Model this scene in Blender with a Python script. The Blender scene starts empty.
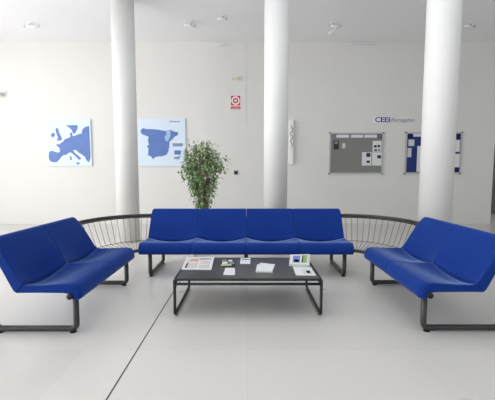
import bpy, bmesh, math, random
from mathutils import Vector, Matrix
random.seed(7)
S = bpy.context.scene
COL = S.collection
PI = math.pi

# ------------------------------------------------------------------ camera
F, CX, CY, H, PITCH = 340.0, 247.5, 200.0, 1.30, math.radians(4.7)
cam_d = bpy.data.cameras.new('camera'); cam = bpy.data.objects.new('camera', cam_d); COL.objects.link(cam)
cam_d.sensor_width = 36; cam_d.sensor_fit = 'HORIZONTAL'; cam_d.lens = F/495*36
cam.location = (0, 0, H); cam.rotation_euler = (PI/2-PITCH, 0, 0)
cam_d.clip_start = 0.05
S.camera = cam

def ray(u, v):
    x, y, z = (u-CX)/F, 1.0, -(v-CY)/F
    c, s = math.cos(PITCH), math.sin(PITCH)
    return Vector((x, y*c+z*s, z*c-y*s))
def PZ(u, v, z):
    d = ray(u, v); t = (z-H)/d.z
    return Vector((d.x*t, d.y*t, z))
def PY(u, v, y):
    d = ray(u, v); t = y/d.y
    return Vector((d.x*t, y, H+d.z*t))

# ------------------------------------------------------------------ materials
def lin(c):
    return tuple(((x/255)/12.92 if x/255 <= .04045 else ((x/255+.055)/1.055)**2.4) for x in c)
MATS = {}
def mat(name, rgb, rough=.5, spec=.5, metal=0, var=.04, scale=40, bump=0, bscale=300, sheen=0, coat=0):
    if name in MATS: return MATS[name]
    m = bpy.data.materials.new(name); m.use_nodes = True
    nt = m.node_tree; b = nt.nodes['Principled BSDF']
    c = lin(rgb)
    tc = nt.nodes.new('ShaderNodeTexCoord')
    n = nt.nodes.new('ShaderNodeTexNoise'); n.inputs['Scale'].default_value = scale; n.inputs['Detail'].default_value = 3
    nt.links.new(tc.outputs['Object'], n.inputs['Vector'])
    r = nt.nodes.new('ShaderNodeValToRGB')
    r.color_ramp.elements[0].position = .3; r.color_ramp.elements[1].position = .7
    r.color_ramp.elements[0].color = (*[x*(1-var) for x in c], 1)
    r.color_ramp.elements[1].color = (*[min(1, x*(1+var)) for x in c], 1)
    nt.links.new(n.outputs['Fac'], r.inputs['Fac']); nt.links.new(r.outputs['Color'], b.inputs['Base Color'])
    b.inputs['Roughness'].default_value = rough; b.inputs['Metallic'].default_value = metal
    b.inputs['Specular IOR Level'].default_value = spec
    if sheen:
        b.inputs['Sheen Weight'].default_value = sheen; b.inputs['Sheen Roughness'].default_value = .28
        b.inputs['Sheen Tint'].default_value = (.45, .65, 1, 1)
    if coat: b.inputs['Coat Weight'].default_value = coat
    if bump:
        n2 = nt.nodes.new('ShaderNodeTexNoise'); n2.inputs['Scale'].default_value = bscale
        nt.links.new(tc.outputs['Object'], n2.inputs['Vector'])
        bp = nt.nodes.new('ShaderNodeBump'); bp.inputs['Strength'].default_value = bump; bp.inputs['Distance'].default_value = .002
        nt.links.new(n2.outputs['Fac'], bp.inputs['Height']); nt.links.new(bp.outputs['Normal'], b.inputs['Normal'])
    MATS[name] = m
    return m

M_wall = mat('wall_paint', (223, 222, 219), .75, .3, var=.012, scale=1.2)
M_ceil = mat('ceiling_paint', (240, 240, 243), .85, .2, var=.01, scale=1)
M_col = mat('column_paint', (230, 229, 227), .55, .35, var=.01, scale=2)
M_blue = mat('blue_upholstery', (15, 51, 130), .8, .15, var=.07, scale=260, bump=.35, bscale=900, sheen=.75)
M_metal = mat('grey_painted_metal', (62, 62, 63), .38, .5, metal=.35, var=.03)
M_black = mat('black_rubber', (28, 28, 29), .6, .4)
M_wire = mat('wire_metal', (96, 84, 78), .4, .5, metal=.3)
M_tframe = mat('black_table_frame', (38, 38, 39), .45, .4, metal=.1)
M_ttop = mat('dark_table_top', (72, 73, 71), .3, .5, var=.05, scale=6)
M_paper = mat('white_paper', (222, 223, 226), .7, .3, var=.01)
M_paperg = mat('grey_paper', (205, 206, 208), .7, .3, var=.02)
M_pages = mat('page_edges', (214, 222, 214), .8, .2, var=.06, scale=200)
M_red = mat('print_red', (214, 160, 156), .7, .3)
M_pinkgrey = mat('print_rose_grey', (208, 198, 196), .7, .3, var=.12, scale=60)
M_gry = mat('print_grey', (135, 137, 142), .7, .3, var=.25, scale=70)
M_dark = mat('print_dark', (52, 54, 58), .7, .3, var=.4, scale=90)
M_yel = mat('print_olive', (196, 200, 140), .7, .3)
M_pblue = mat('print_blue', (70, 110, 190), .7, .3)
M_purp = mat('print_violet', (128, 138, 205), .6, .3, var=.15, scale=60)
M_grn = mat('print_green', (150, 176, 104), .6, .3, var=.2, scale=60)
M_sea = mat('map_sea', (214, 228, 243), .5, .4, var=.01)
M_land = mat('map_land', (92, 122, 186), .5, .4, var=.08, scale=5)
M_landl = mat('map_region_light', (160, 190, 232), .5, .4)
M_mtext = mat('map_text', (128, 150, 190), .6, .3)
M_alu = mat('aluminium', (186, 187, 188), .35, .5, metal=.6)
M_felt = mat('grey_felt', (134, 133, 132), .95, .1, var=.08, scale=120)
M_bfelt = mat('navy_felt', (50, 64, 122), .95, .1, var=.08, scale=120)
M_navy = mat('navy_print', (30, 38, 92), .8, .2)
M_logo = mat('logo_indigo', (58, 62, 150), .5, .4)
M_logol = mat('logo_pale', (176, 178, 202), .5, .4)
M_white = mat('white_plastic', (238, 238, 238), .45, .5, var=.01)
M_grey = mat('grey_plastic', (120, 120, 122), .5, .4)
M_sred = mat('sign_red', (206, 30, 62), .45, .4)
M_ygreen = mat('pale_green_plate', (205, 208, 178), .5, .4)
M_pot = mat('terracotta_pot', (150, 92, 66), .8, .2)
M_soil = mat('soil', (60, 44, 34), .95, .1, var=.3, scale=80)
M_bark = mat('fig_bark', (150, 130, 112), .85, .2, var=.25, scale=60)
M_joint = mat('floor_joint', (78, 76, 73), .7, .2)
M_door = mat('door_grey', (122, 119, 113), .5, .4)

def floor_material():
    m = bpy.data.materials.new('polished_terrazzo'); m.use_nodes = True
    nt = m.node_tree; b = nt.nodes['Principled BSDF']; L = nt.links.new
    tc = nt.nodes.new('ShaderNodeTexCoord')
    br = nt.nodes.new('ShaderNodeTexBrick'); br.offset = 0
    br.inputs['Scale'].default_value = 1; br.inputs['Brick Width'].default_value = 1.2; br.inputs['Row Height'].default_value = 1.2
    br.inputs['Mortar Size'].default_value = .002; br.inputs['Mortar Smooth'].default_value = .2
    br.inputs['Color1'].default_value = (*lin((214, 211, 206)), 1); br.inputs['Color2'].default_value = (*lin((208, 205, 200)), 1)
    br.inputs['Mortar'].default_value = (*lin((203, 200, 195)), 1); br.inputs['Bias'].default_value = 0
    L(tc.outputs['Object'], br.inputs['Vector'])
    n = nt.nodes.new('ShaderNodeTexNoise'); n.inputs['Scale'].default_value = 55; n.inputs['Detail'].default_value = 6
    L(tc.outputs['Object'], n.inputs['Vector'])
    r = nt.nodes.new('ShaderNodeValToRGB')
    r.color_ramp.elements[0].color = (.93, .93, .93, 1); r.color_ramp.elements[1].color = (1.03, 1.03, 1.03, 1)
    L(n.outputs['Fac'], r.inputs['Fac'])
    mx = nt.nodes.new('ShaderNodeMix'); mx.data_type = 'RGBA'; mx.blend_type = 'MULTIPLY'; mx.inputs[0].default_value = 1
    L(br.outputs['Color'], mx.inputs[6]); L(r.outputs['Color'], mx.inputs[7]); L(mx.outputs[2], b.inputs['Base Color'])
    n2 = nt.nodes.new('ShaderNodeTexNoise'); n2.inputs['Scale'].default_value = 2
    L(tc.outputs['Object'], n2.inputs['Vector'])
    mr = nt.nodes.new('ShaderNodeMapRange'); mr.inputs[3].default_value = .24; mr.inputs[4].default_value = .36
    L(n2.outputs['Fac'], mr.inputs[0]); L(mr.outputs[0], b.inputs['Roughness'])
    b.inputs['Specular IOR Level'].default_value = .45
    return m
M_floor = floor_material()

def glass_material():
    m = bpy.data.materials.new('window_glass'); m.use_nodes = True
    nt = m.node_tree; nt.nodes.clear()
    o = nt.nodes.new('ShaderNodeOutputMaterial'); t = nt.nodes.new('ShaderNodeBsdfTransparent'); g = nt.nodes.new('ShaderNodeBsdfGlossy')
    g.inputs['Roughness'].default_value = .02
    mx = nt.nodes.new('ShaderNodeMixShader'); mx.inputs[0].default_value = .06
    nt.links.new(t.outputs[0], mx.inputs[1]); nt.links.new(g.outputs[0], mx.inputs[2]); nt.links.new(mx.outputs[0], o.inputs[0])
    return m
M_glass = glass_material()

def leaf_material():
    m = bpy.data.materials.new('fig_leaf'); m.use_nodes = True
    nt = m.node_tree; b = nt.nodes['Principled BSDF']
    g = nt.nodes.new('ShaderNodeNewGeometry'); r = nt.nodes.new('ShaderNodeValToRGB')
    e = r.color_ramp.elements
    e[0].color = (*lin((78, 112, 70)), 1); e[1].color = (*lin((176, 192, 140)), 1)
    x = e.new(.5); x.color = (*lin((118, 152, 98)), 1)
    x = e.new(.8); x.color = (*lin((150, 174, 124)), 1)
    nt.links.new(g.outputs['Random Per Island'], r.inputs['Fac']); nt.links.new(r.outputs['Color'], b.inputs['Base Color'])
    b.inputs['Roughness'].default_value = .5
    return m
M_leaf = leaf_material()

# ------------------------------------------------------------------ object helpers
def mesh_of(name, bm, material, smooth=False):
    bmesh.ops.recalc_face_normals(bm, faces=bm.faces[:])
    me = bpy.data.meshes.new(name); bm.to_mesh(me); bm.free()
    me.materials.append(material)
    if smooth: me.polygons.foreach_set('use_smooth', [True]*len(me.polygons))
    return me
def link(name, me, parent=None, loc=None, rot=None):
    o = bpy.data.objects.new(name, me); COL.objects.link(o)
    if parent: o.parent = parent
    if loc is not None: o.location = loc
    if rot is not None: o.rotation_euler = rot
    return o
def obj(name, bm, material, parent=None, smooth=False, loc=None, rot=None):
    return link(name, mesh_of(name, bm, material, smooth), parent, loc, rot)
def tag(o, label, cat, group=None, kind=None):
    o['label'] = label; o['category'] = cat
    if group: o['group'] = group
    if kind: o['kind'] = kind
    return o
def thing(name, label, cat, loc=(0, 0, 0), rotz=0, group=None):
    o = link(name, None, None, loc, (0, 0, rotz))
    return tag(o, label, cat, group)
def structure(name, bm, m, label, cat, smooth=False):
    return tag(obj(name, bm, m, None, smooth), label, cat, None, 'structure')

def box(bm, lo, hi, bev=0):
    vs = [bm.verts.new((x, y, z)) for x in (lo[0], hi[0]) for y in (lo[1], hi[1]) for z in (lo[2], hi[2])]
    fs = [(0, 1, 3, 2), (4, 6, 7, 5), (0, 4, 5, 1), (2, 3, 7, 6), (0, 2, 6, 4), (1, 5, 7, 3)]
    nf = [bm.faces.new([vs[i] for i in f]) for f in fs]
    if bev:
        es = list({e for f in nf for e in f.edges})
        bmesh.ops.bevel(bm, geom=es, offset=bev, segments=2, affect='EDGES', profile=.6)
    return bm
def B(lo, hi, bev=0): return box(bmesh.new(), lo, hi, bev)

def tube(bm, pts, r, n=10, closed=False):
    pts = [Vector(p) for p in pts]; N = len(pts); rings = []
    up = None
    for i, p in enumerate(pts):
        if closed: d = (pts[(i+1) % N]-pts[i-1]).normalized()
        else: d = (pts[min(i+1, N-1)]-pts[max(i-1, 0)]).normalized()
        if up is None:
            up = d.orthogonal().normalized()
        up = (up-d*up.dot(d)).normalized()
        s = d.cross(up)
        rr = r[i] if isinstance(r, (list, tuple)) else r
        rings.append([bm.verts.new(p+(up*math.cos(a)+s*math.sin(a))*rr) for a in (2*PI*k/n for k in range(n))])
    M = N if closed else N-1
    for i in range(M):
        a, b = rings[i], rings[(i+1) % N]
        for k in range(n):
            bm.faces.new((a[k], a[(k+1) % n], b[(k+1) % n], b[k]))
    if not closed:
        bm.faces.new(rings[0][::-1]); bm.faces.new(rings[-1])
    return bm
def T(pts, r, n=10, closed=False): return tube(bmesh.new(), pts, r, n, closed)

def round_path(pts, r, n=5, closed=False):
    out = []; N = len(pts); pts = [Vector(p) for p in pts]
    for i in range(N):
        if not closed and i in (0, N-1): out.append(pts[i]); continue
        p, a, b = pts[i], pts[i-1], pts[(i+1) % N]
        u, v = (a-p), (b-p); rr = min(r, u.length*.45, v.length*.45)
        u.normalize(); v.normalize()
        s, e = p+u*rr, p+v*rr
        for k in range(n+1):
            t = k/n
            out.append(s*(1-t)**2+p*2*t*(1-t)+e*t*t)
    return out

def lathe(bm, prof, n=48, c=(0, 0)):
    rings = [[bm.verts.new((c[0]+r*math.cos(2*PI*k/n), c[1]+r*math.sin(2*PI*k/n), z)) for k in range(n)] for r, z in prof]
    for a, b in zip(rings, rings[1:]):
        for k in range(n): bm.faces.new((a[k], a[(k+1) % n], b[(k+1) % n], b[k]))
    bm.faces.new(rings[0][::-1]); bm.faces.new(rings[-1])
    return bm

def prism_xz(bm, poly, y0, y1):
    """polygon in x,z extruded from y0 to y1"""
    a = [bm.verts.new((x, y0, z)) for x, z in poly]; b = [bm.verts.new((x, y1, z)) for x, z in poly]
    f1 = bm.faces.new(a); f2 = bm.faces.new(b[::-1]); n = len(poly)
    f1.normal_update(); f2.normal_update()
    for i in range(n): bm.faces.new((a[i], b[i], b[(i+1) % n], a[(i+1) % n]))
    bmesh.ops.triangulate(bm, faces=[f1, f2], ngon_method='EAR_CLIP')
    return bm

def text_mesh(name, body, size, material, parent, loc, depth=.001, width=None, bold=0):
    cu = bpy.data.curves.new(name+'_font', 'FONT'); cu.body = body; cu.size = size; cu.align_x = 'CENTER'; cu.align_y = 'CENTER'
    cu.extrude = depth; cu.offset = bold
    tmp = bpy.data.objects.new(name+'_tmp', cu); COL.objects.link(tmp)
    dg = bpy.context.evaluated_depsgraph_get(); dg.update()
    me = bpy.data.meshes.new_from_object(tmp.evaluated_get(dg))
    bpy.data.objects.remove(tmp); bpy.data.curves.remove(cu)
    me.materials.clear(); me.materials.append(material)
    xs = [v.co.x for v in me.vertices]
    if width:
        k = width/(max(xs)-min(xs)); me.transform(Matrix.Diagonal((k, 1, 1, 1)))
    me.transform(Matrix.Rotation(PI/2, 4, 'X')); me.name = name
    return link(name, me, parent, loc)

# ------------------------------------------------------------------ the room
YW, ZC, XL, XR, YB = 8.5, 4.43, -8.2, 7.7, -3.6
XE = PY(492, 190, YW).x                       # where the back wall ends at the corridor
ZT = .25
structure('floor', B((XL-.3, YB-.3, -.2), (XR+.3, 11.3, 0)), M_floor, 'pale polished stone floor of the lobby', 'floor')
SX0, SX1, SY0, SY1 = -3.0, 3.4, .4, 5.2        # opening for the skylight added to give the seats top light
bm = bmesh.new()
box(bm, (XL-.3, YB-.3, ZC), (XR+.3, SY0, ZC+.2)); box(bm, (XL-.3, SY1, ZC), (XR+.3, 11.3, ZC+.2))
box(bm, (XL-.3, SY0, ZC), (SX0, SY1, ZC+.2)); box(bm, (SX1, SY0, ZC), (XR+.3, SY1, ZC+.2))
structure('ceiling', bm, M_ceil, 'plain light grey ceiling above the lobby', 'ceiling')
bm = bmesh.new()
for i in range(5):
    x = SX0+.03+(SX1-SX0-.06)*i/4
    box(bm, (x-.03, SY0, ZC+.10), (x+.03, SY1, ZC+.18))
for y in (SY0+.03, SY1-.03):
    for i in range(4):
        xa, xb = SX0+.03+(SX1-SX0-.06)*i/4, SX0+.03+(SX1-SX0-.06)*(i+1)/4
        box(bm, (xa+.03, y-.03, ZC+.10), (xb-.03, y+.03, ZC+.18))
sk = structure('window_11', bm, M_alu, 'unseen glazed skylight added over the seats for top light', 'skylight')  # unseen skylight, added so light falls on the seats from above
bm = bmesh.new(); box(bm, (SX0, SY0, ZC+.182), (SX1, SY1, ZC+.19)); obj('glass', bm, M_glass, sk)
structure('wall_back', B((XL-.3, YW, 0), (XE, YW+.25, ZC)), M_wall, 'long white wall behind the columns carrying maps and boards', 'wall')
structure('wall_corridor', B((XE, 11.0, 0), (XR, 11.25, ZC)), M_wall, 'wall at the end of the recess beside the white wall', 'wall')
structure('wall_right', B((XR, YB, 0), (XR+.25, 11.25, ZC)), M_wall, 'white side wall by the recess', 'wall')

def glazed_wall(name, n, axis, a0, a1, at, wall_label, win_label):
    """wall with a row of tall window bays; axis 'y': wall lies at x=at, axis 'x': wall lies at y=at"""
    def bb(p0, p1, q0, q1, z0, z1, bm):
        if axis == 'y': box(bm, (at-q1, p0, z0), (at-q0, p1, z1))
        else: box(bm, (p0, at-q1, z0), (p1, at-q0, z1))
    bm = bmesh.new(); sill, head = .25, 4.15
    bb(a0, a1, 0, .25, 0, sill, bm); bb(a0, a1, 0, .25, head, ZC, bm)
    w = (a1-a0)/n
    for i in range(n+1):
        p = a0+i*w; bb(max(a0, p-.09), min(a1, p+.09), 0, .25, sill, head, bm)
    structure(name, bm, M_wall, wall_label, 'wall')
    global WN
    for i in range(n):
        p0, p1 = a0+i*w+.09, a0+(i+1)*w-.09
        fr = bmesh.new()
        bb(p0, p1, .08, .14, sill, sill+.06, fr); bb(p0, p1, .08, .14, head-.06, head, fr)
        bb(p0, p0+.06, .08, .14, sill+.06, head-.06, fr); bb(p1-.06, p1, .08, .14, sill+.06, head-.06, fr)
        bb(p0+.06, p1-.06, .08, .14, 2.2, 2.25, fr)
        WN += 1
        o = structure('window_%d' % WN, fr, M_alu, win_label % (i+1), 'window')
        gl = bmesh.new(); bb(p0+.06, p1-.06, .105, .115, sill+.06, 2.2, gl); bb(p0+.06, p1-.06, .105, .115, 2.25, head-.06, gl)
        obj('glass', gl, M_glass, o)
WN = 0
structure('light_cut_pier', B((XL-.25, 6.6, 0), (XL, YW, ZC)), M_wall, 'unseen solid pier added to cut side light on the long wall', 'wall')  # solid bay out of view, added to dim the back wall's bright end
glazed_wall('wall_left', 5, 'y', YB, 6.6, XL, 'glazed side wall of the lobby', 'tall window in glazed side wall, bay %d counted from the entrance end')
glazed_wall('wall_front', 5, 'x', XL, XR, YB, 'unseen glazed wall facing the seats, added for fill light', 'unseen tall window added in wall facing the seats, bay %d counted from the glazed side')  # glazing behind the camera, added to let in soft fill

# long dark joint across the floor and the thin seam in the wall
jx = (PZ(107, 400, 0).x+PZ(174, 290, 0).x)/2
structure('trim_1', B((jx-.0045, 1.0, 0), (jx+.0045, YW, .0012)), M_joint, 'thin dark joint running along the pale floor under the table', 'floor joint')
p = PY(246, 100, YW)
structure('trim_2', B((p.x-.006, YW-.006, PY(246, 126, YW).z), (p.x+.006, YW, ZC)), mat('seam_grey', (208, 208, 208), .6), 'thin vertical cable cover on wall beside the red sign', 'cable cover')
# door added to darken the recess, its grey standing in for shade
dr = structure('added_door', B((XR-.06, 9.75, 0), (XR, 10.9, 2.15)), M_door, 'grey door added to darken the recess beyond the end of the white wall', 'door')
obj('door_handle', T([(XR-.06, 9.86, 1.0), (XR-.12, 9.86, 1.0), (XR-.12, 9.98, 1.0)], .011, 8), M_alu, dr, True)

# round columns
def column(x, y, r, label):
    structure('column', lathe(bmesh.new(), [(r, 0), (r, ZC)], 64, (x, y)), M_col, label, 'column', True)
def colx(u, v, y): return PY(u, v, y).x
column(colx(125.3, 110, 6.3), 6.3, .20, 'slim round white column beside the map of Spain')
column(colx(276, 110, 5.5), 5.5, .19, 'round white column behind the middle of the four-seat sofa')
column(colx(439.5, 110, 4.45), 4.45, .198, 'thick round white column partly hiding the navy notice board')
for o in [o for o in COL.objects if o.name.startswith('column')]:
    for pl in o.data.polygons:
        if len(pl.vertices) > 4: pl.use_smooth = False

# ------------------------------------------------------------------ sofas
W = .66
SEAT = [(.445, .425), (.40, .419), (.30, .419), (.22, .422), (.14, .427), (.08, .427), (.04, .419), (.014, .398), (.002, .368), (-.003, .335),
        (.001, .308), (.016, .296), (.034, .300), (.050, .322), (.08, .345), (.13, .353), (.30, .355), (.42, .355), (.50, .355)]
BACK = [(.445, .425), (.468, .452), (.50, .508), (.53, .558), (.565, .615), (.60, .672), (.632, .728), (.652, .765), (.666, .782), (.683, .790),
        (.700, .788), (.712, .776), (.712, .758), (.69, .708), (.64, .605), (.59, .503), (.545, .410), (.522, .368), (.50, .355)]
def sm(a, b, x):
    t = max(0, min(1, (x-a)/(b-a))); return t*t*(3-2*t)
def module(poly, back, rl, rr):
    half = W/2-.0015
    xs = [0, .003, .008, .016, .03, .05, .08, .12, .17, .22, .28]
    xs = [-half+x for x in xs]+[0]+[half-x for x in reversed(xs)]
    n = len(poly)
    # inward normals
    area = sum(poly[i][0]*poly[(i+1) % n][1]-poly[(i+1) % n][0]*poly[i][1] for i in range(n))
    sg = 1 if area > 0 else -1
    nrm = []
    for i in range(n):
        a, b = Vector(poly[i-1]), Vector(poly[(i+1) % n]); d = (b-a).normalized(); nrm.append(Vector((-d.y, d.x))*sg)
    bm = bmesh.new(); rings = []
    for x in xs:
        e = half-abs(x)
        ins = .006*(1-math.sqrt(max(0, 1-(1-min(e, .016)/.016)**2)))
        t = (x+half)/(2*half); w = math.sin(PI*t)**.8 if 0 < t < 1 else 0
        r = rl if x < 0 else rr
        cr = r-math.sqrt(max(0, r*r-(r-e)**2)) if e < r else 0
        ring = []
        for i, (s, z) in enumerate(poly):
            q = Vector((s, z))+nrm[i]*ins
            if back:
                if i < 8:
                    g = 1-sm(.42, .70, z); q.y -= .062*w*g*(1-sm(.42, .56, z)); q.x += .026*w*g
                elif i > 14: q.y -= .012*w; q.x += .01*w
                q.y -= cr*sm(.70, .79, z)
            else:
                if i < 9: q.y -= .062*w*sm(.12, .44, s); q.x += .026*w*sm(.38, .445, s)
                elif s > .12: q.y -= .012*w*sm(.1, .4, s)
                if i == n-1: q.x += .01*w
                q.x += cr*(1-sm(0, .12, s))
            ring.append(bm.verts.new((x, q.x, q.y)))
        rings.append(ring)
    for a, b in zip(rings, rings[1:]):
        for k in range(n): bm.faces.new((a[k], a[(k+1) % n], b[(k+1) % n], b[k]))
    bm.faces.new(rings[0]); bm.faces.new(rings[-1][::-1])
    me = mesh_of('backrest' if back else 'seat', bm, M_blue, True)
    for pl in me.polygons:
        if len(pl.vertices) > 4: pl.use_smooth = False
    return me
MOD = {}
def mod(back, l, r, big=.035):
    k = (back, l, r, big)
    if k not in MOD: MOD[k] = module(BACK if back else SEAT, back, .001+big if l else .004, .001+big if r else .004)
    return MOD[k]
def leg_mesh():
    return mesh_of('leg', T(round_path([(0, .080, .338), (0, .080, .031), (0, .735, .031), (0, .728, .62), (0, .672, .655)], .05, 6), .024, 12), M_metal, True)
LEG = leg_mesh()
PAD = mesh_of('foot_pad', lathe(bmesh.new(), [(.026, 0), (.026, .006), (.022, .010)], 20), M_black, False)

def sofa(name, label, n, loc, rotz, legs, ends):
    t = thing(name, label, 'sofa', loc, rotz, 'blue lobby sofas')
    x0 = -n*W/2
    for i in range(n):
        c = (x0+W*(i+.5), 0, 0)
        link('seat', mod(False, i == 0, i == n-1), t, c)
        link('backrest', mod(True, i == 0, i == n-1, .035 if n > 2 else .065), t, c)
    for x in legs:
        l = link('leg', LEG, t, (x, 0, 0))
        for y in (.11, .70): link('foot_pad', PAD, l, (0, y, 0))
    for y in (.078,):
        bm = T([(x0-ends, y, .330), (-x0+ends, y, .330)], .020, 12)
        be = obj('beam', bm, M_metal, t, True)
        for s in (-1, 1):
            obj('end_cap', T([(s*(-x0+ends), y, .330), (s*(-x0+ends+.012), y, .330)], .024, 12), M_black, be, True)
    return t
CXS, CYS = -.0175, 4.06
sofa('sofa', 'long blue four-seat sofa facing the camera behind the coffee table', 4, (CXS, CYS, 0), 0, (-1.19, 0, 1.22), .0)
LX, LY, RX, RY = -1.310, 3.25, 1.36, 3.27
sofa('sofa', 'blue two-seat sofa standing side-on below the map of Europe', 2, (LX, LY, 0), PI/2, (-.575, .575), .0)
sofa('sofa', 'blue two-seat sofa standing side-on in front of the thick column', 2, (RX, RY, 0), -PI/2, (-.575, .575), .0)

# ------------------------------------------------------------------ wire corner units
def corner(label, dirx, ex, sx, ey):
    """ex: end x of the long sofa, sx: front x of the side sofa, ey: far end y of the side sofa"""
    t = thing('wire_corner_unit', label, 'seat connector', (ex, ey, 0), 0, 'wire corner units between the sofas')
    def arc(s, z, a0=0, a1=90, n=20, ds=0):
        a = abs(sx-ex)+s; b = CYS+s-ey
        return [(dirx*a*math.sin(math.radians(q)), b*math.cos(math.radians(q)), z) for q in (a0+(a1-a0)*i/n for i in range(n+1))]
    def at(s, q, z):
        return arc(s, z, q, q, 1)[0]
    obj('back_rail', T(arc(.655, .700, .4, 89.6), .020, 12), M_metal, t, True)
    obj('back_rail', T(arc(.648, .672, .4, 89.6), .008, 8), M_metal, t, True)
    obj('inner_rail', T(arc(.078, .330, 7.5, 86), .020, 12), M_metal, t, True)
    obj('seat_ring', T(arc(.50, .372, .5, 89.5), .004, 8), M_wire, t, True)
    n = 13
    for i in range(n):
        q = 5+80*i/(n-1)
        pts = round_path([at(.078, q, .335), at(.505, q, .366), at(.535, q, .40), at(.650, q, .695)], .05, 4)
        obj('wire_rod', T(pts, .0032, 6), M_wire, t, True)
corner('curved dark wire backrest between the long sofa and sofa below the Europe map', -1, CXS-2*W-.0, LX, LY+W)
corner('curved dark wire backrest between the long sofa and sofa by the thick column', 1, CXS+2*W+.0, RX, RY+W)

# ------------------------------------------------------------------ coffee table
TX0, TX1, TY0, TY1, TZ = -.652, .660, 2.965, 3.71, .352
tb = thing('coffee_table', 'low dark coffee table with black tube frame holding magazines', 'coffee table', ((TX0+TX1)/2, (TY0+TY1)/2, 0))
hx, hy = (TX1-TX0)/2, (TY1-TY0)/2
obj('tabletop', B((-hx+.012, -hy+.012, TZ-.014), (hx-.012, hy-.012, TZ), .002), M_ttop, tb)
fr = T(round_path([(-hx, -hy, TZ-.010), (hx, -hy, TZ-.010), (hx, hy, TZ-.010), (-hx, hy, TZ-.010)], .03, 5, True), .0105, 10, True)
obj('top_frame', fr, M_tframe, tb, True)
for sx in (-1, 1):
    lg = T(round_path([(sx*hx, -hy, TZ-.012), (sx*hx, -hy, .022), (sx*hx, hy, .022), (sx*hx, hy, TZ-.012)], .03, 6), .0135, 12)
    l = obj('leg', lg, M_tframe, tb, True)
    for y in (-hy+.05, hy-.05):
        obj('foot_pad', lathe(bmesh.new(), [(.012, 0), (.012, .010)], 14, (sx*hx, y)), M_black, l)
for sy in (-1, 1):
    obj('rail', T([(-hx+.005, sy*hy, .303), (hx-.005, sy*hy, .303)], .012, 10), M_tframe, tb, True)
for sx in (-1, 1):
    obj('rail', T([(sx*hx, -hy+.005, .303), (sx*hx, hy-.005, .303)], .0105, 10), M_tframe, tb, True)

# ------------------------------------------------------------------ printed matter on the table
def leaflet(name, label, cat, px, z0, th, body, patches=(), group='printed matter on the coffee table', cover=None):
    c = [PZ(u, v, z0+th) for u, v in px]          # far-left, far-right, near-right, near-left
    o0 = sum(c, Vector())/4; o0.z = z0
    bm = bmesh.new()
    lo = [bm.verts.new((p.x-o0.x, p.y-o0.y, 0)) for p in c]; hi = [bm.verts.new((p.x-o0.x, p.y-o0.y, th)) for p in c]
    bm.faces.new(lo); bm.faces.new(hi)
    for i in range(4): bm.faces.new((lo[i], lo[(i+1) % 4], hi[(i+1) % 4], hi[i]))
    o = obj(name, bm, body, None, False, o0); tag(o, label, cat, group)
    def bl(a, b):
        q = (c[0]*(1-a)+c[1]*a)*(1-b)+(c[3]*(1-a)+c[2]*a)*b
        return (q.x-o0.x, q.y-o0.y)
    if cover:
        patches = [('cover', 0, 0, 1, 1, cover)]+list(patches)
    zt = th
    for k, (nm, a0, b0, a1, b1, m) in enumerate(patches):
        e = .0006*(1+(1 if (cover and k) else 0))
        bm = bmesh.new()
        q = [bl(a0, b0), bl(a1, b0), bl(a1, b1), bl(a0, b1)]
        lo = [bm.verts.new((*p, zt)) for p in q]; hi = [bm.verts.new((*p, zt+e)) for p in q]
        bm.faces.new(lo); bm.faces.new(hi)
        for i in range(4): bm.faces.new((lo[i], lo[(i+1) % 4], hi[(i+1) % 4], hi[i]))
        obj(nm, bm, m, o)
    return o
leaflet('newspaper', 'large pale newspaper with a red headline at the table end by the Europe map', 'newspaper',
        [(187, 257.2), (214.3, 256.8), (211.3, 269.6), (181.2, 269.3)], TZ, .004, M_paper,
        [('headline', .17, .15, .48, .40, M_red), ('headline', .50, .13, .92, .24, M_gry), ('photo', .55, .32, .90, .58, M_pinkgrey),
         ('text_block', .10, .50, .50, .90, M_pinkgrey), ('text_block', .54, .64, .90, .92, M_pinkgrey), ('text_block', .07, .12, .15, .92, M_paperg)])
leaflet('magazine', 'small dark grey and white patterned magazine with olive strip beside the newspaper', 'magazine',
        [(221.2, 259.3), (234.3, 259.0), (235.3, 265.8), (220.2, 266.1)], TZ, .006, M_dark,
        [('photo', .05, .05, .42, .38, M_gry), ('photo', .55, .10, .85, .40, M_paperg), ('photo', .10, .42, .50, .70, M_paper),
         ('photo', .62, .48, .97, .72, M_gry), ('cover_strip', .03, .76, .75, .97, M_yel)])
leaflet('leaflet', 'plain white leaflet lying alone in front of the patterned magazine', 'leaflet',
        [(225.5, 267.8), (234.9, 268), (234.9, 275), (223, 274.8)], TZ, .001, M_paper)
leaflet('card', 'small white card with blue lettering line at the far table edge', 'card',
        [(240.8, 258), (250.4, 258), (250.2, 263.9), (239.9, 263.7)], TZ, .0015, M_paper, [('blue_line', .12, .18, .9, .34, M_pblue)])
leaflet('brochure', 'white brochure at the bottom of the small fanned pile', 'brochure',
        [(257.2, 264.4), (270.6, 264.2), (272.6, 271.6), (255.6, 271.3)], TZ, .010, M_pages, group='brochures in the small pile', cover=M_paper)
leaflet('brochure', 'white brochure turned askew on top of the small fanned pile', 'brochure',
        [(260.2, 262.7), (275.0, 264.4), (272.8, 270.2), (257.0, 268.6)], TZ+.0108, .004, M_pages, group='brochures in the small pile', cover=M_paper)
leaflet('catalogue', 'thick catalogue with violet and green cover at the far table corner', 'catalogue',
        [(290.4, 254.6), (309.9, 254.2), (309.5, 264.6), (289.0, 263.8)], TZ, .022, M_pages,
        [('photo', .16, .14, .52, .86, M_purp), ('photo', .60, .10, .86, .86, M_grn), ('text_block', .24, .56, .46, .80, M_logo),
         ('text_block', .62, .2, .67, .8, M_dark), ('text_block', .9, .1, .97, .9, M_paperg)], cover=M_paper)
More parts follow.
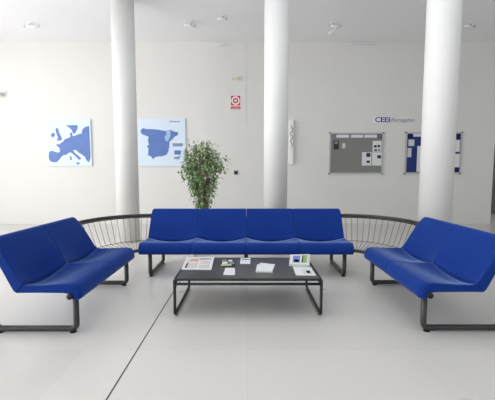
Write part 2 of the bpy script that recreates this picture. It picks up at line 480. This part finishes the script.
leaflet('leaflet', 'white leaflet with grey print slanting at the table corner before the thick catalogue', 'leaflet',
        [(292.8, 266.4), (311.1, 267.2), (316.0, 275.6), (296, 275.2)], TZ, .0015, M_paper,
        [('photo', .42, .30, .88, .85, M_paperg), ('text_block', .1, .12, .6, .2, M_paperg), ('photo', .62, .45, .8, .75, M_pinkgrey)])

# ------------------------------------------------------------------ wall maps
def px_rect(u0, v0, u1, v1, y=YW):
    uc, vc = (u0+u1)/2, (v0+v1)/2
    a, b = PY(u0, vc, y), PY(u1, vc, y)
    return a.x, PY(uc, v1, y).z, b.x, PY(uc, v0, y).z     # x0,z0,x1,z1
def map_panel(label, rect, lands, extra):
    x0, z0, x1, z1 = px_rect(*rect)
    root = thing('wall_map', label, 'map', ((x0+x1)/2, YW, (z0+z1)/2), 0, 'blue maps on the wall')
    hx, hz = (x1-x0)/2, (z1-z0)/2
    obj('panel', B((-hx, -.035, -hz), (hx, 0, hz), .003), M_sea, root)
    n = 0
    for crop, poly, nm, m, lev in lands:
        pts = []
        for cx, cy in poly:
            u, v = crop(cx, cy)
            pts.append((((u-rect[0])/(rect[2]-rect[0])*2-1)*hx, -((v-rect[1])/(rect[3]-rect[1])*2-1)*hz))
        pts = [(max(-hx+.004, min(hx-.004, a)), max(-hz+.004, min(hz-.004, b))) for a, b in pts]
        obj(nm, prism_xz(bmesh.new(), pts, -.035-.002*lev, -.035), m, root)
    for (u0, v0, u1, v1, nm, m) in extra:
        a, b = ((u0-rect[0])/(rect[2]-rect[0])*2-1)*hx, ((u1-rect[0])/(rect[2]-rect[0])*2-1)*hx
        c, d = -((v1-rect[1])/(rect[3]-rect[1])*2-1)*hz, -((v0-rect[1])/(rect[3]-rect[1])*2-1)*hz
        obj(nm, B((a, -.037, c), (b, -.035, d)), m, root)
e1 = lambda x, y: (x/6.15+40, y/6.15+110)
e2 = lambda x, y: (x/6.15+135, y/6.15+110)
EU = [(58, 258), (75, 250), (110, 262), (125, 258), (124, 236), (116, 226), (102, 214), (116, 209), (128, 212), (130, 202), (142, 200), (150, 190), (158, 180), (174, 174), (190, 168), (194, 158), (190, 146), (200, 136), (207, 148), (206, 160), (218, 160),
      (240, 150), (262, 145), (268, 120), (285, 105), (310, 98), (312, 290), (302, 322), (286, 310), (278, 290), (262, 275), (240, 262), (225, 246), (205, 245), (215, 262), (245, 288), (256, 300),
      (240, 306), (215, 280), (195, 262), (180, 262), (165, 275), (145, 278), (130, 290), (120, 305), (100, 322), (75, 320), (58, 310), (54, 285)]
UK = [(108, 108), (122, 118), (124, 135), (134, 158), (142, 178), (132, 188), (108, 188), (118, 170), (110, 150), (104, 125)]
IE = [(76, 148), (94, 138), (100, 158), (84, 170), (74, 160)]
SC = [(168, 94), (240, 94), (240, 112), (226, 140), (212, 148), (202, 122), (184, 106)]
SA = [(184, 284), (194, 284), (196, 308), (186, 308)]
SI = [(220, 324), (242, 322), (240, 336), (226, 334)]
map_panel('square blue and pale map of Europe on the wall', (48, 119.5, 91.8, 166),
          [(e1, EU, 'mainland', M_land, 1), (e1, UK, 'island', M_land, 1), (e1, IE, 'island', M_land, 1), (e1, SC, 'peninsula', M_land, 1), (e1, SA, 'island', M_land, 1), (e1, SI, 'island', M_land, 1)], [])
SP = [(38, 136), (42, 122), (55, 112), (75, 118), (110, 118), (150, 122), (180, 128), (200, 130), (225, 122), (238, 132), (270, 138), (265, 155), (245, 165), (232, 180), (215, 195), (212, 225), (206, 255),
      (195, 275), (165, 285), (145, 285), (125, 290), (112, 303), (98, 285), (80, 278), (85, 240), (75, 220), (88, 215), (82, 185), (88, 165), (70, 158), (48, 150)]
AR = [(198, 124), (216, 122), (222, 135), (220, 160), (206, 194), (190, 190), (184, 165), (196, 150)]
x0, y0 = 0, 0
map_panel('blue map of Spain with one pale region on the wall beside the plant', (137.5, 118.8, 185.8, 166.3),
          [(e2, SP, 'mainland', M_land, 1), (e2, AR, 'pale_region', M_landl, 2)],
          [(170, 121.3, 180.5, 122.4, 'caption', M_mtext), (173, 143.2, 183, 146.4, 'caption', M_mtext), (174.5, 150.3, 181, 154.6, 'inset_map', M_land), (174, 156.8, 180, 159, 'caption', M_mtext)])

# ------------------------------------------------------------------ notice boards
def board(label, rect, felt, corner_mat):
    x0, z0, x1, z1 = px_rect(*rect)
    root = thing('notice_board', label, 'notice board', ((x0+x1)/2, YW, (z0+z1)/2), 0, 'notice boards on the wall')
    hx, hz = (x1-x0)/2, (z1-z0)/2
    obj('felt_panel', B((-hx+.02, -.022, -hz+.02), (hx-.02, 0, hz-.02)), felt, root)
    bm = bmesh.new()
    box(bm, (-hx, -.035, -hz), (hx, 0, -hz+.03)); box(bm, (-hx, -.035, hz-.03), (hx, 0, hz))
    box(bm, (-hx, -.035, -hz+.03), (-hx+.03, 0, hz-.03)); box(bm, (hx-.03, -.035, -hz+.03), (hx, 0, hz-.03))
    obj('frame', bm, M_alu, root)
    for sx in (-1, 1):
        for sz in (-1, 1):
            obj('corner_cap', B((sx*hx-.018, -.040, sz*hz-.018), (sx*hx+.018, 0, sz*hz+.018), .004), M_grey, root)
def pinned(name, label, cat, rect, m, group, blobs=()):
    x0, z0, x1, z1 = px_rect(*rect); cx, cz = (x0+x1)/2, (z0+z1)/2
    o = obj(name, B((x0-cx, -.004, z0-cz), (x1-cx, 0, z1-cz)), m, None, False, (cx, YW-.0225, cz))
    tag(o, label, cat, group)
    for a0, b0, a1, b1, bm_ in blobs:
        w, h = x1-x0, z1-z0
        obj('print', B((x0-cx+a0*w, -.0055, z1-cz-b1*h), (x0-cx+a1*w, -.004, z1-cz-b0*h)), bm_, o)
g1 = lambda x, y: (x/4.95+320, y/4.95+105)
def r1(x0, y0, x1, y1): return (*g1(x0, y0), *g1(x1, y1))
board('grey felt notice board in metal frame under the indigo sign', (329.2, 132.8, 382.4, 173.8), M_felt, M_grey)
GG = 'papers on the grey notice board'
pinned('header_strip', 'white header strip at the top of grey board, above the dark photo', 'strip', r1(80, 148, 142, 162), M_paper, GG)
pinned('header_strip', 'middle white header strip at the top of the grey board', 'strip', r1(152, 148, 212, 162), M_paper, GG)
pinned('header_strip', 'white header strip beside the dark square on the grey board', 'strip', r1(218, 148, 280, 162), M_paper, GG)
pinned('emblem_square', 'dark square emblem in the top corner of the grey board', 'emblem', r1(284, 143, 304, 165), M_dark, GG, [(.2, .2, .8, .8, M_gry)])
pinned('photo_print', 'dark photo print on grey board below the first header strip', 'photo', r1(66, 176, 92, 220), M_dark, GG, [(.2, .1, .8, .4, M_gry)])
pinned('note', 'small pale note beside the dark photo on grey board', 'note', r1(108, 190, 124, 215), M_paperg, GG)
pinned('printed_sheet', 'upper white sheet with four dark pictures on grey board', 'paper', r1(259, 178, 302, 231), M_paper, GG, [(.15, .40, .45, .62, M_dark), (.55, .38, .85, .60, M_dark), (.2, .78, .5, .95, M_dark), (.6, .76, .9, .92, M_gry)])
pinned('printed_sheet', 'lower white sheet with two dark pictures nearer the middle of grey board', 'paper', r1(206, 234, 252, 300), M_paper, GG, [(.45, .05, .9, .35, M_dark), (.5, .62, .85, .80, M_dark)])
pinned('printed_sheet', 'lower white sheet with one dark picture at the frame of grey board', 'paper', r1(256, 234, 302, 300), M_paper, GG, [(.55, .22, .95, .46, M_dark)])
g2 = lambda x, y: (x/3.08+395, y/3.08+100)
def r2(x0, y0, x1, y1): return (*g2(x0, y0), *g2(x1, y1))
board('navy felt notice board half hidden by the thick column', (405, 132.6, 460.6, 173.6), M_bfelt, M_grey)
GB = 'papers on the navy notice board'
pinned('emblem_square', 'dark navy square in the top corner of navy board, side of the grey board', 'emblem', r2(36, 103, 52, 118), M_navy, GB)
pinned('header_strip', 'white header strip along the top of navy board', 'strip', r2(55, 104, 80, 113), M_paper, GB)
pinned('note', 'upper pale note below the dark square on navy board', 'note', r2(40, 122, 58, 142), M_paperg, GB)
pinned('note', 'lower narrow pale note at the frame of navy board', 'note', r2(37, 148, 49, 176), M_paperg, GB)
pinned('printed_sheet', 'tall white sheet on navy board cut off by the column', 'paper', r2(66, 142, 90, 221), M_paper, GB)
pinned('emblem_square', 'dark navy square at the top of navy board beyond the column', 'emblem', r2(184, 103, 198, 121), M_navy, GB)
pinned('printed_sheet', 'upper white sheet on navy board beyond the column', 'paper', r2(180, 123, 198, 160), M_paper, GB)
pinned('printed_sheet', 'lower white sheet on navy board beyond the column', 'paper', r2(178, 166, 197, 207), M_paper, GB)
pinned('emblem_square', 'dark navy square at the bottom of navy board beyond the column', 'emblem', r2(180, 209, 196, 220), M_navy, GB)

# sign with lettering
x0, z0, x1, z1 = px_rect(373, 116.6, 415.5, 123.2); hz = (z1-z0)/2; hx = (x1-x0)/2
sg = thing('wall_sign', 'indigo and pale lettering sign on the wall above the notice boards', 'sign', ((x0+x1)/2, YW, (z0+z1)/2))
bm = bmesh.new(); pts = []
xe = -hx+(390-373)/(415.5-373)*2*hx
for k in range(13): a = PI/2+PI*k/12; pts.append((-hx+hz+hz*math.cos(a), hz*math.sin(a)))
pts += [(xe, -hz), (xe, hz)]
obj('white_backing', prism_xz(bm, pts, -.012, 0), M_white, sg)
text_mesh('lettering', 'CEEI', hz*2.15, M_logo, sg, ((-hx+xe)/2+.02, -.014, -.004), .003, (xe+hx)*.86, .004)
text_mesh('lettering', 'Aragón', hz*1.75, M_logol, sg, ((hx+xe)/2, -.006, -.004), .004, (hx-xe)*.95, .001)

# red fire sign
x0, z0, x1, z1 = px_rect(230.3, 95.3, 240.8, 109.6); hx, hz = (x1-x0)/2, (z1-z0)/2
fs = thing('fire_alarm_sign', 'small red and white fire alarm sign on the wall', 'sign', ((x0+x1)/2, YW, (z0+z1)/2))
obj('plate', B((-hx, -.008, -hz), (hx, 0, hz)), M_white, fs)
obj('red_square', B((-hx+.015, -.010, hz-2*hx+.015), (hx-.015, -.008, hz-.012)), M_sred, fs)
zc = hz-hx
def disc(r0, r1_, y0, y1, cz, n=28):
    bm = bmesh.new()
    for k in range(n):
        a, b = 2*PI*k/n, 2*PI*(k+1)/n
        q = [(r0*math.cos(a), r0*math.sin(a)), (r1_*math.cos(a), r1_*math.sin(a)), (r1_*math.cos(b), r1_*math.sin(b)), (r0*math.cos(b), r0*math.sin(b))]
        prism_xz(bm, [(x, z+cz) for x, z in q], y0, y1)
    return bm
obj('ring', disc(hx*.52, hx*.80, -.012, -.010, zc), M_white, fs)
obj('button_symbol', B((-hx*.2, -.012, zc-hx*.2), (hx*.2, -.010, zc+hx*.2), .0006), M_white, fs)
obj('red_band', B((-hx+.01, -.010, -hz+.008), (hx-.01, -.008, hz-2*hx-.002)), M_sred, fs)
text_mesh('lettering', 'PULSADOR', .055, M_white, fs, (0, -.011, -hz+.075), .001, hx*1.75)
text_mesh('lettering', 'DE ALARMA', .045, M_white, fs, (0, -.011, -hz+.028), .001, hx*1.5)

x0, z0, x1, z1 = px_rect(231, 77.2, 238.2, 81.4); cx, cz = (x0+x1)/2, (z0+z1)/2
el = thing('emergency_light', 'small pale green emergency light above the red sign', 'emergency light', (cx, YW, cz))
obj('housing', B((x0-cx, -.05, z0-cz), (x1-cx, .004, z1-cz)), M_white, el)
obj('diffuser', B((x0-cx+.012, -.058, z0-cz+.012), (x1-cx-.012, -.05, z1-cz-.012), .003), M_ygreen, el)

p = PY(236, 172.6, YW)
sw = thing('wall_switch', 'small dark square switch on the wall beside the plant', 'switch', (p.x, YW, p.z))
obj('plate', B((-.05, -.015, -.05), (.05, 0, .05), .004), M_grey, sw)
obj('rocker', B((-.032, -.024, -.032), (.032, -.015, .032), .004), M_black, sw)

# slim white fitting beside the centre column
x0, z0, x1, z1 = px_rect(288.6, 120, 293.2, 164.5); hx, hz = (x1-x0)/2, (z1-z0)/2
sl = thing('wall_fitting', 'slim upright white wall fitting with grey cord beside the middle column', 'wall fitting', ((x0+x1)/2, YW, (z0+z1)/2))
obj('casing', B((-hx, -.09, -hz), (hx, 0, hz), .02), M_white, sl)
cord = []
for k in range(70):
    t = k/69; cord.append((.035*math.sin(t*16)*(1-.4*t), -.105-.006*math.cos(t*16), hz*(.62-.85*t)))
obj('cord', T(cord, .007, 6), M_grey, sl, True)
obj('cord_hook', T([(-.0, -.088, hz*.66), (-.0, -.125, hz*.66), (0, -.13, hz*.70)], .010, 8), M_grey, sl, True)

# ------------------------------------------------------------------ ceiling fittings
def slot(u0, u1, v, label):
    a, b = PY(u0, v, YW), PY(u1, v, YW)
    o = thing('linear_vent', label, 'vent', ((a.x+b.x)/2, YW, a.z), 0, 'slim white vents at the top of the wall')
    h = (b.x-a.x)/2
    obj('housing', B((-h, -.05, -.022), (h, 0, .022), .006), M_white, o)
    obj('slot', B((-h+.02, -.052, -.006), (h-.02, -.049, .006)), M_alu, o)
slot(350, 377, 45.2, 'long slim white vent at the wall top above the grey notice board')
slot(217, 226.5, 46.2, 'short slim white vent at the wall top between two columns')

def spot(u, v, az, tilt, ln, r, label):
    d = ray(u, v); t = (ZC-.07-H)/d.z; p = Vector((d.x*t, d.y*t, ZC))
    o = thing('ceiling_spotlight', label, 'spotlight', p, 0, 'spotlights on the ceiling')
    obj('base', lathe(bmesh.new(), [(.03, -.014), (.034, 0)], 20), M_white, o, False)
    obj('stem', T([(0, 0, -.012), (0, 0, -.07)], .008, 8), M_grey, o, True)
    ln *= .85; r *= .75
    dv = Vector((math.cos(az)*math.cos(tilt), math.sin(az)*math.cos(tilt), math.sin(tilt)))
    c = Vector((0, 0, -.07))
    hd = obj('lamp_head', T([c-dv*ln*.7, c+dv*ln*.3], r, 16), M_white, o, True)
    obj('bezel', T([c+dv*ln*.3, c+dv*(ln*.3+.035)], r*1.04, 16), M_alu, o, True)
    return o
spot(30, 26.5, PI, 0, .34, .03, 'white ceiling spotlight above the map of Europe')
spot(191, 25.5, 0, -.1, .24, .03, 'white ceiling spotlight above the map of Spain')
spot(223, 19, 0, -.1, .20, .03, 'white ceiling spotlight near the middle column')
spot(470.5, 26.3, 0, -.05, .22, .03, 'white ceiling spotlight beside the thick column')
o = spot(333, 26, PI, .1, .22, .028, 'ceiling spotlight with long slanting white tube between two columns')
obj('tube', T([(-.10, -.10, -.27), (.19, .10, -.03)], .022, 14), M_white, o, True)
# little device on the wall at the frame edge
p = PY(2.5, 95, YW)
dv = thing('motion_sensor', 'small grey sensor high on the wall at the frame edge beyond the map of Europe', 'sensor', (p.x, YW, p.z))
obj('bracket', B((-.03, -.05, -.03), (.03, .004, .03)), M_white, dv)
obj('sensor_head', T([(-.05, -.08, -.04), (.05, -.07, .03)], .035, 14), mat('light_grey_plastic', (196, 196, 198), .5), dv, True)

# ------------------------------------------------------------------ potted weeping fig
px_, py_ = colx(202, 170, 5.7), 5.7
fig = thing('potted_fig_tree', 'leafy weeping fig tree standing behind the long sofa', 'plant', (px_, py_, 0))
obj('pot', lathe(bmesh.new(), [(.13, 0), (.175, .30), (.19, .30), (.19, .34), (.17, .34), (.165, .31)], 36), M_pot, fig, True)
obj('soil', lathe(bmesh.new(), [(.150, .29), (.160, .315)], 30), M_soil, fig)
bm = bmesh.new(); tips = []
for k, (dx, dy, ph) in enumerate([(-.03, 0, 0), (.03, .02, 2.1), (0, -.03, 4.2)]):
    pts = []
    for i in range(12):
        t = i/11; a = ph+t*5
        sp = .035+.02*t
        pts.append((math.cos(a)*sp+(dx*1.5)*t, math.sin(a)*sp+dy*t, .30+1.05*t))
    tube(bm, pts, [.020-.009*i/11 for i in range(12)], 7)
    tips.append(pts)
obj('trunk', bm, M_bark, fig, True)
bb = bmesh.new(); lf = bmesh.new()
def halfw(z):      # outline of the crown
    P = [(.72, .08), (.80, .14), (.95, .19), (1.10, .25), (1.25, .34), (1.40, .41), (1.52, .42), (1.62, .37), (1.72, .29), (1.80, .20), (1.86, .10)]
    for (a, r0), (b, r1) in zip(P, P[1:]):
        if a <= z <= b: return r0+(r1-r0)*(z-a)/(b-a)
    return .05
def leaf(p, d, ln, w):
    d = d.normalized(); s = d.cross(Vector((random.uniform(-.4, .4), random.uniform(-.4, .4), 1))).normalized(); n = s.cross(d)
    a = lf.verts.new(p); b = lf.verts.new(p+d*ln*.45+s*w+n*.004); c = lf.verts.new(p+d*ln-n*ln*.12); e = lf.verts.new(p+d*ln*.45-s*w+n*.004)
    m = lf.verts.new(p+d*ln*.5-n*.003)
    lf.faces.new((a, b, m)); lf.faces.new((b, c, m)); lf.faces.new((a, m, e)); lf.faces.new((m, c, e))
for k in range(150):
    z = random.choice([random.uniform(.74, 1.2), random.uniform(1.15, 1.86), random.uniform(1.25, 1.84), random.uniform(1.25, 1.84)])
    a = random.uniform(0, 2*PI); R = halfw(z)*math.sqrt(random.uniform(.12, 1.0))
    end = Vector((R*math.cos(a), R*math.sin(a)*.9, z))
    src = Vector(tips[k % 3][min(11, max(2, int((min(z, 1.5)-.45-.30)/1.05*11)))])
    mid = src.lerp(end, .55)+Vector((0, 0, .07))
    path = [src, src.lerp(mid, .5)+Vector((0, 0, .02)), mid, end]
    tube(bb, path, [.003, .0025, .002, .001], 5)
    out = Vector((math.cos(a), math.sin(a), 0))
    for j in range(15):
        t = random.uniform(.35, 1)
        q = mid.lerp(end, (t-.35)/.65) if t > .35 else mid
        q = q+Vector((random.gauss(0, .035), random.gauss(0, .035), random.gauss(0, .03)))
        dvv = out*random.uniform(.1, .9)+Vector((random.uniform(-.8, .8), random.uniform(-.8, .8), random.uniform(-1.0, .15)))
        leaf(q, dvv, random.uniform(.055, .09), random.uniform(.013, .021))
obj('branches', bb, M_bark, fig, True)
fo = obj('foliage', lf, M_leaf, fig)

# ------------------------------------------------------------------ light
w = bpy.data.worlds.new('world'); S.world = w; w.use_nodes = True
w.node_tree.nodes['Background'].inputs[0].default_value = (.86, .93, 1, 1); w.node_tree.nodes['Background'].inputs[1].default_value = 1.0
def area(name, loc, rot, sx, sy, power, col):
    l = bpy.data.lights.new(name, 'AREA'); l.shape = 'RECTANGLE'; l.size = sx; l.size_y = sy; l.energy = power; l.color = col
    o = bpy.data.objects.new(name, l); COL.objects.link(o); o.location = loc; o.rotation_euler = rot
    return o
area('daylight_side', (XL-.6, (YB+6.6)/2, 2.3), (0, -PI/2-.22, 0), 4.2, 10.2, 1020, (1, .985, .96))
area('front_fill', ((XL+XR)/2, YB-.6, 2.3), (PI/2, 0, 0), 15, 4.2, 45, (1, .985, .96))  # weak fill lamp added behind the camera

area('top_fill', ((SX0+SX1)/2, (SY0+SY1)/2, ZC+.8), (0, 0, 0), SX1-SX0, SY1-SY0, 72, (1, .99, .975))  # added overhead fill, brightens floor and seats against the backrests

vs = S.view_settings
vs.view_transform = 'Standard'; vs.look = 'None'; vs.gamma = 1; vs.use_curve_mapping = False
vs.exposure = -0.12
S.cycles.use_denoising = True
S.cycles.max_bounces = 8; S.cycles.diffuse_bounces = 5; S.cycles.transparent_max_bounces = 8
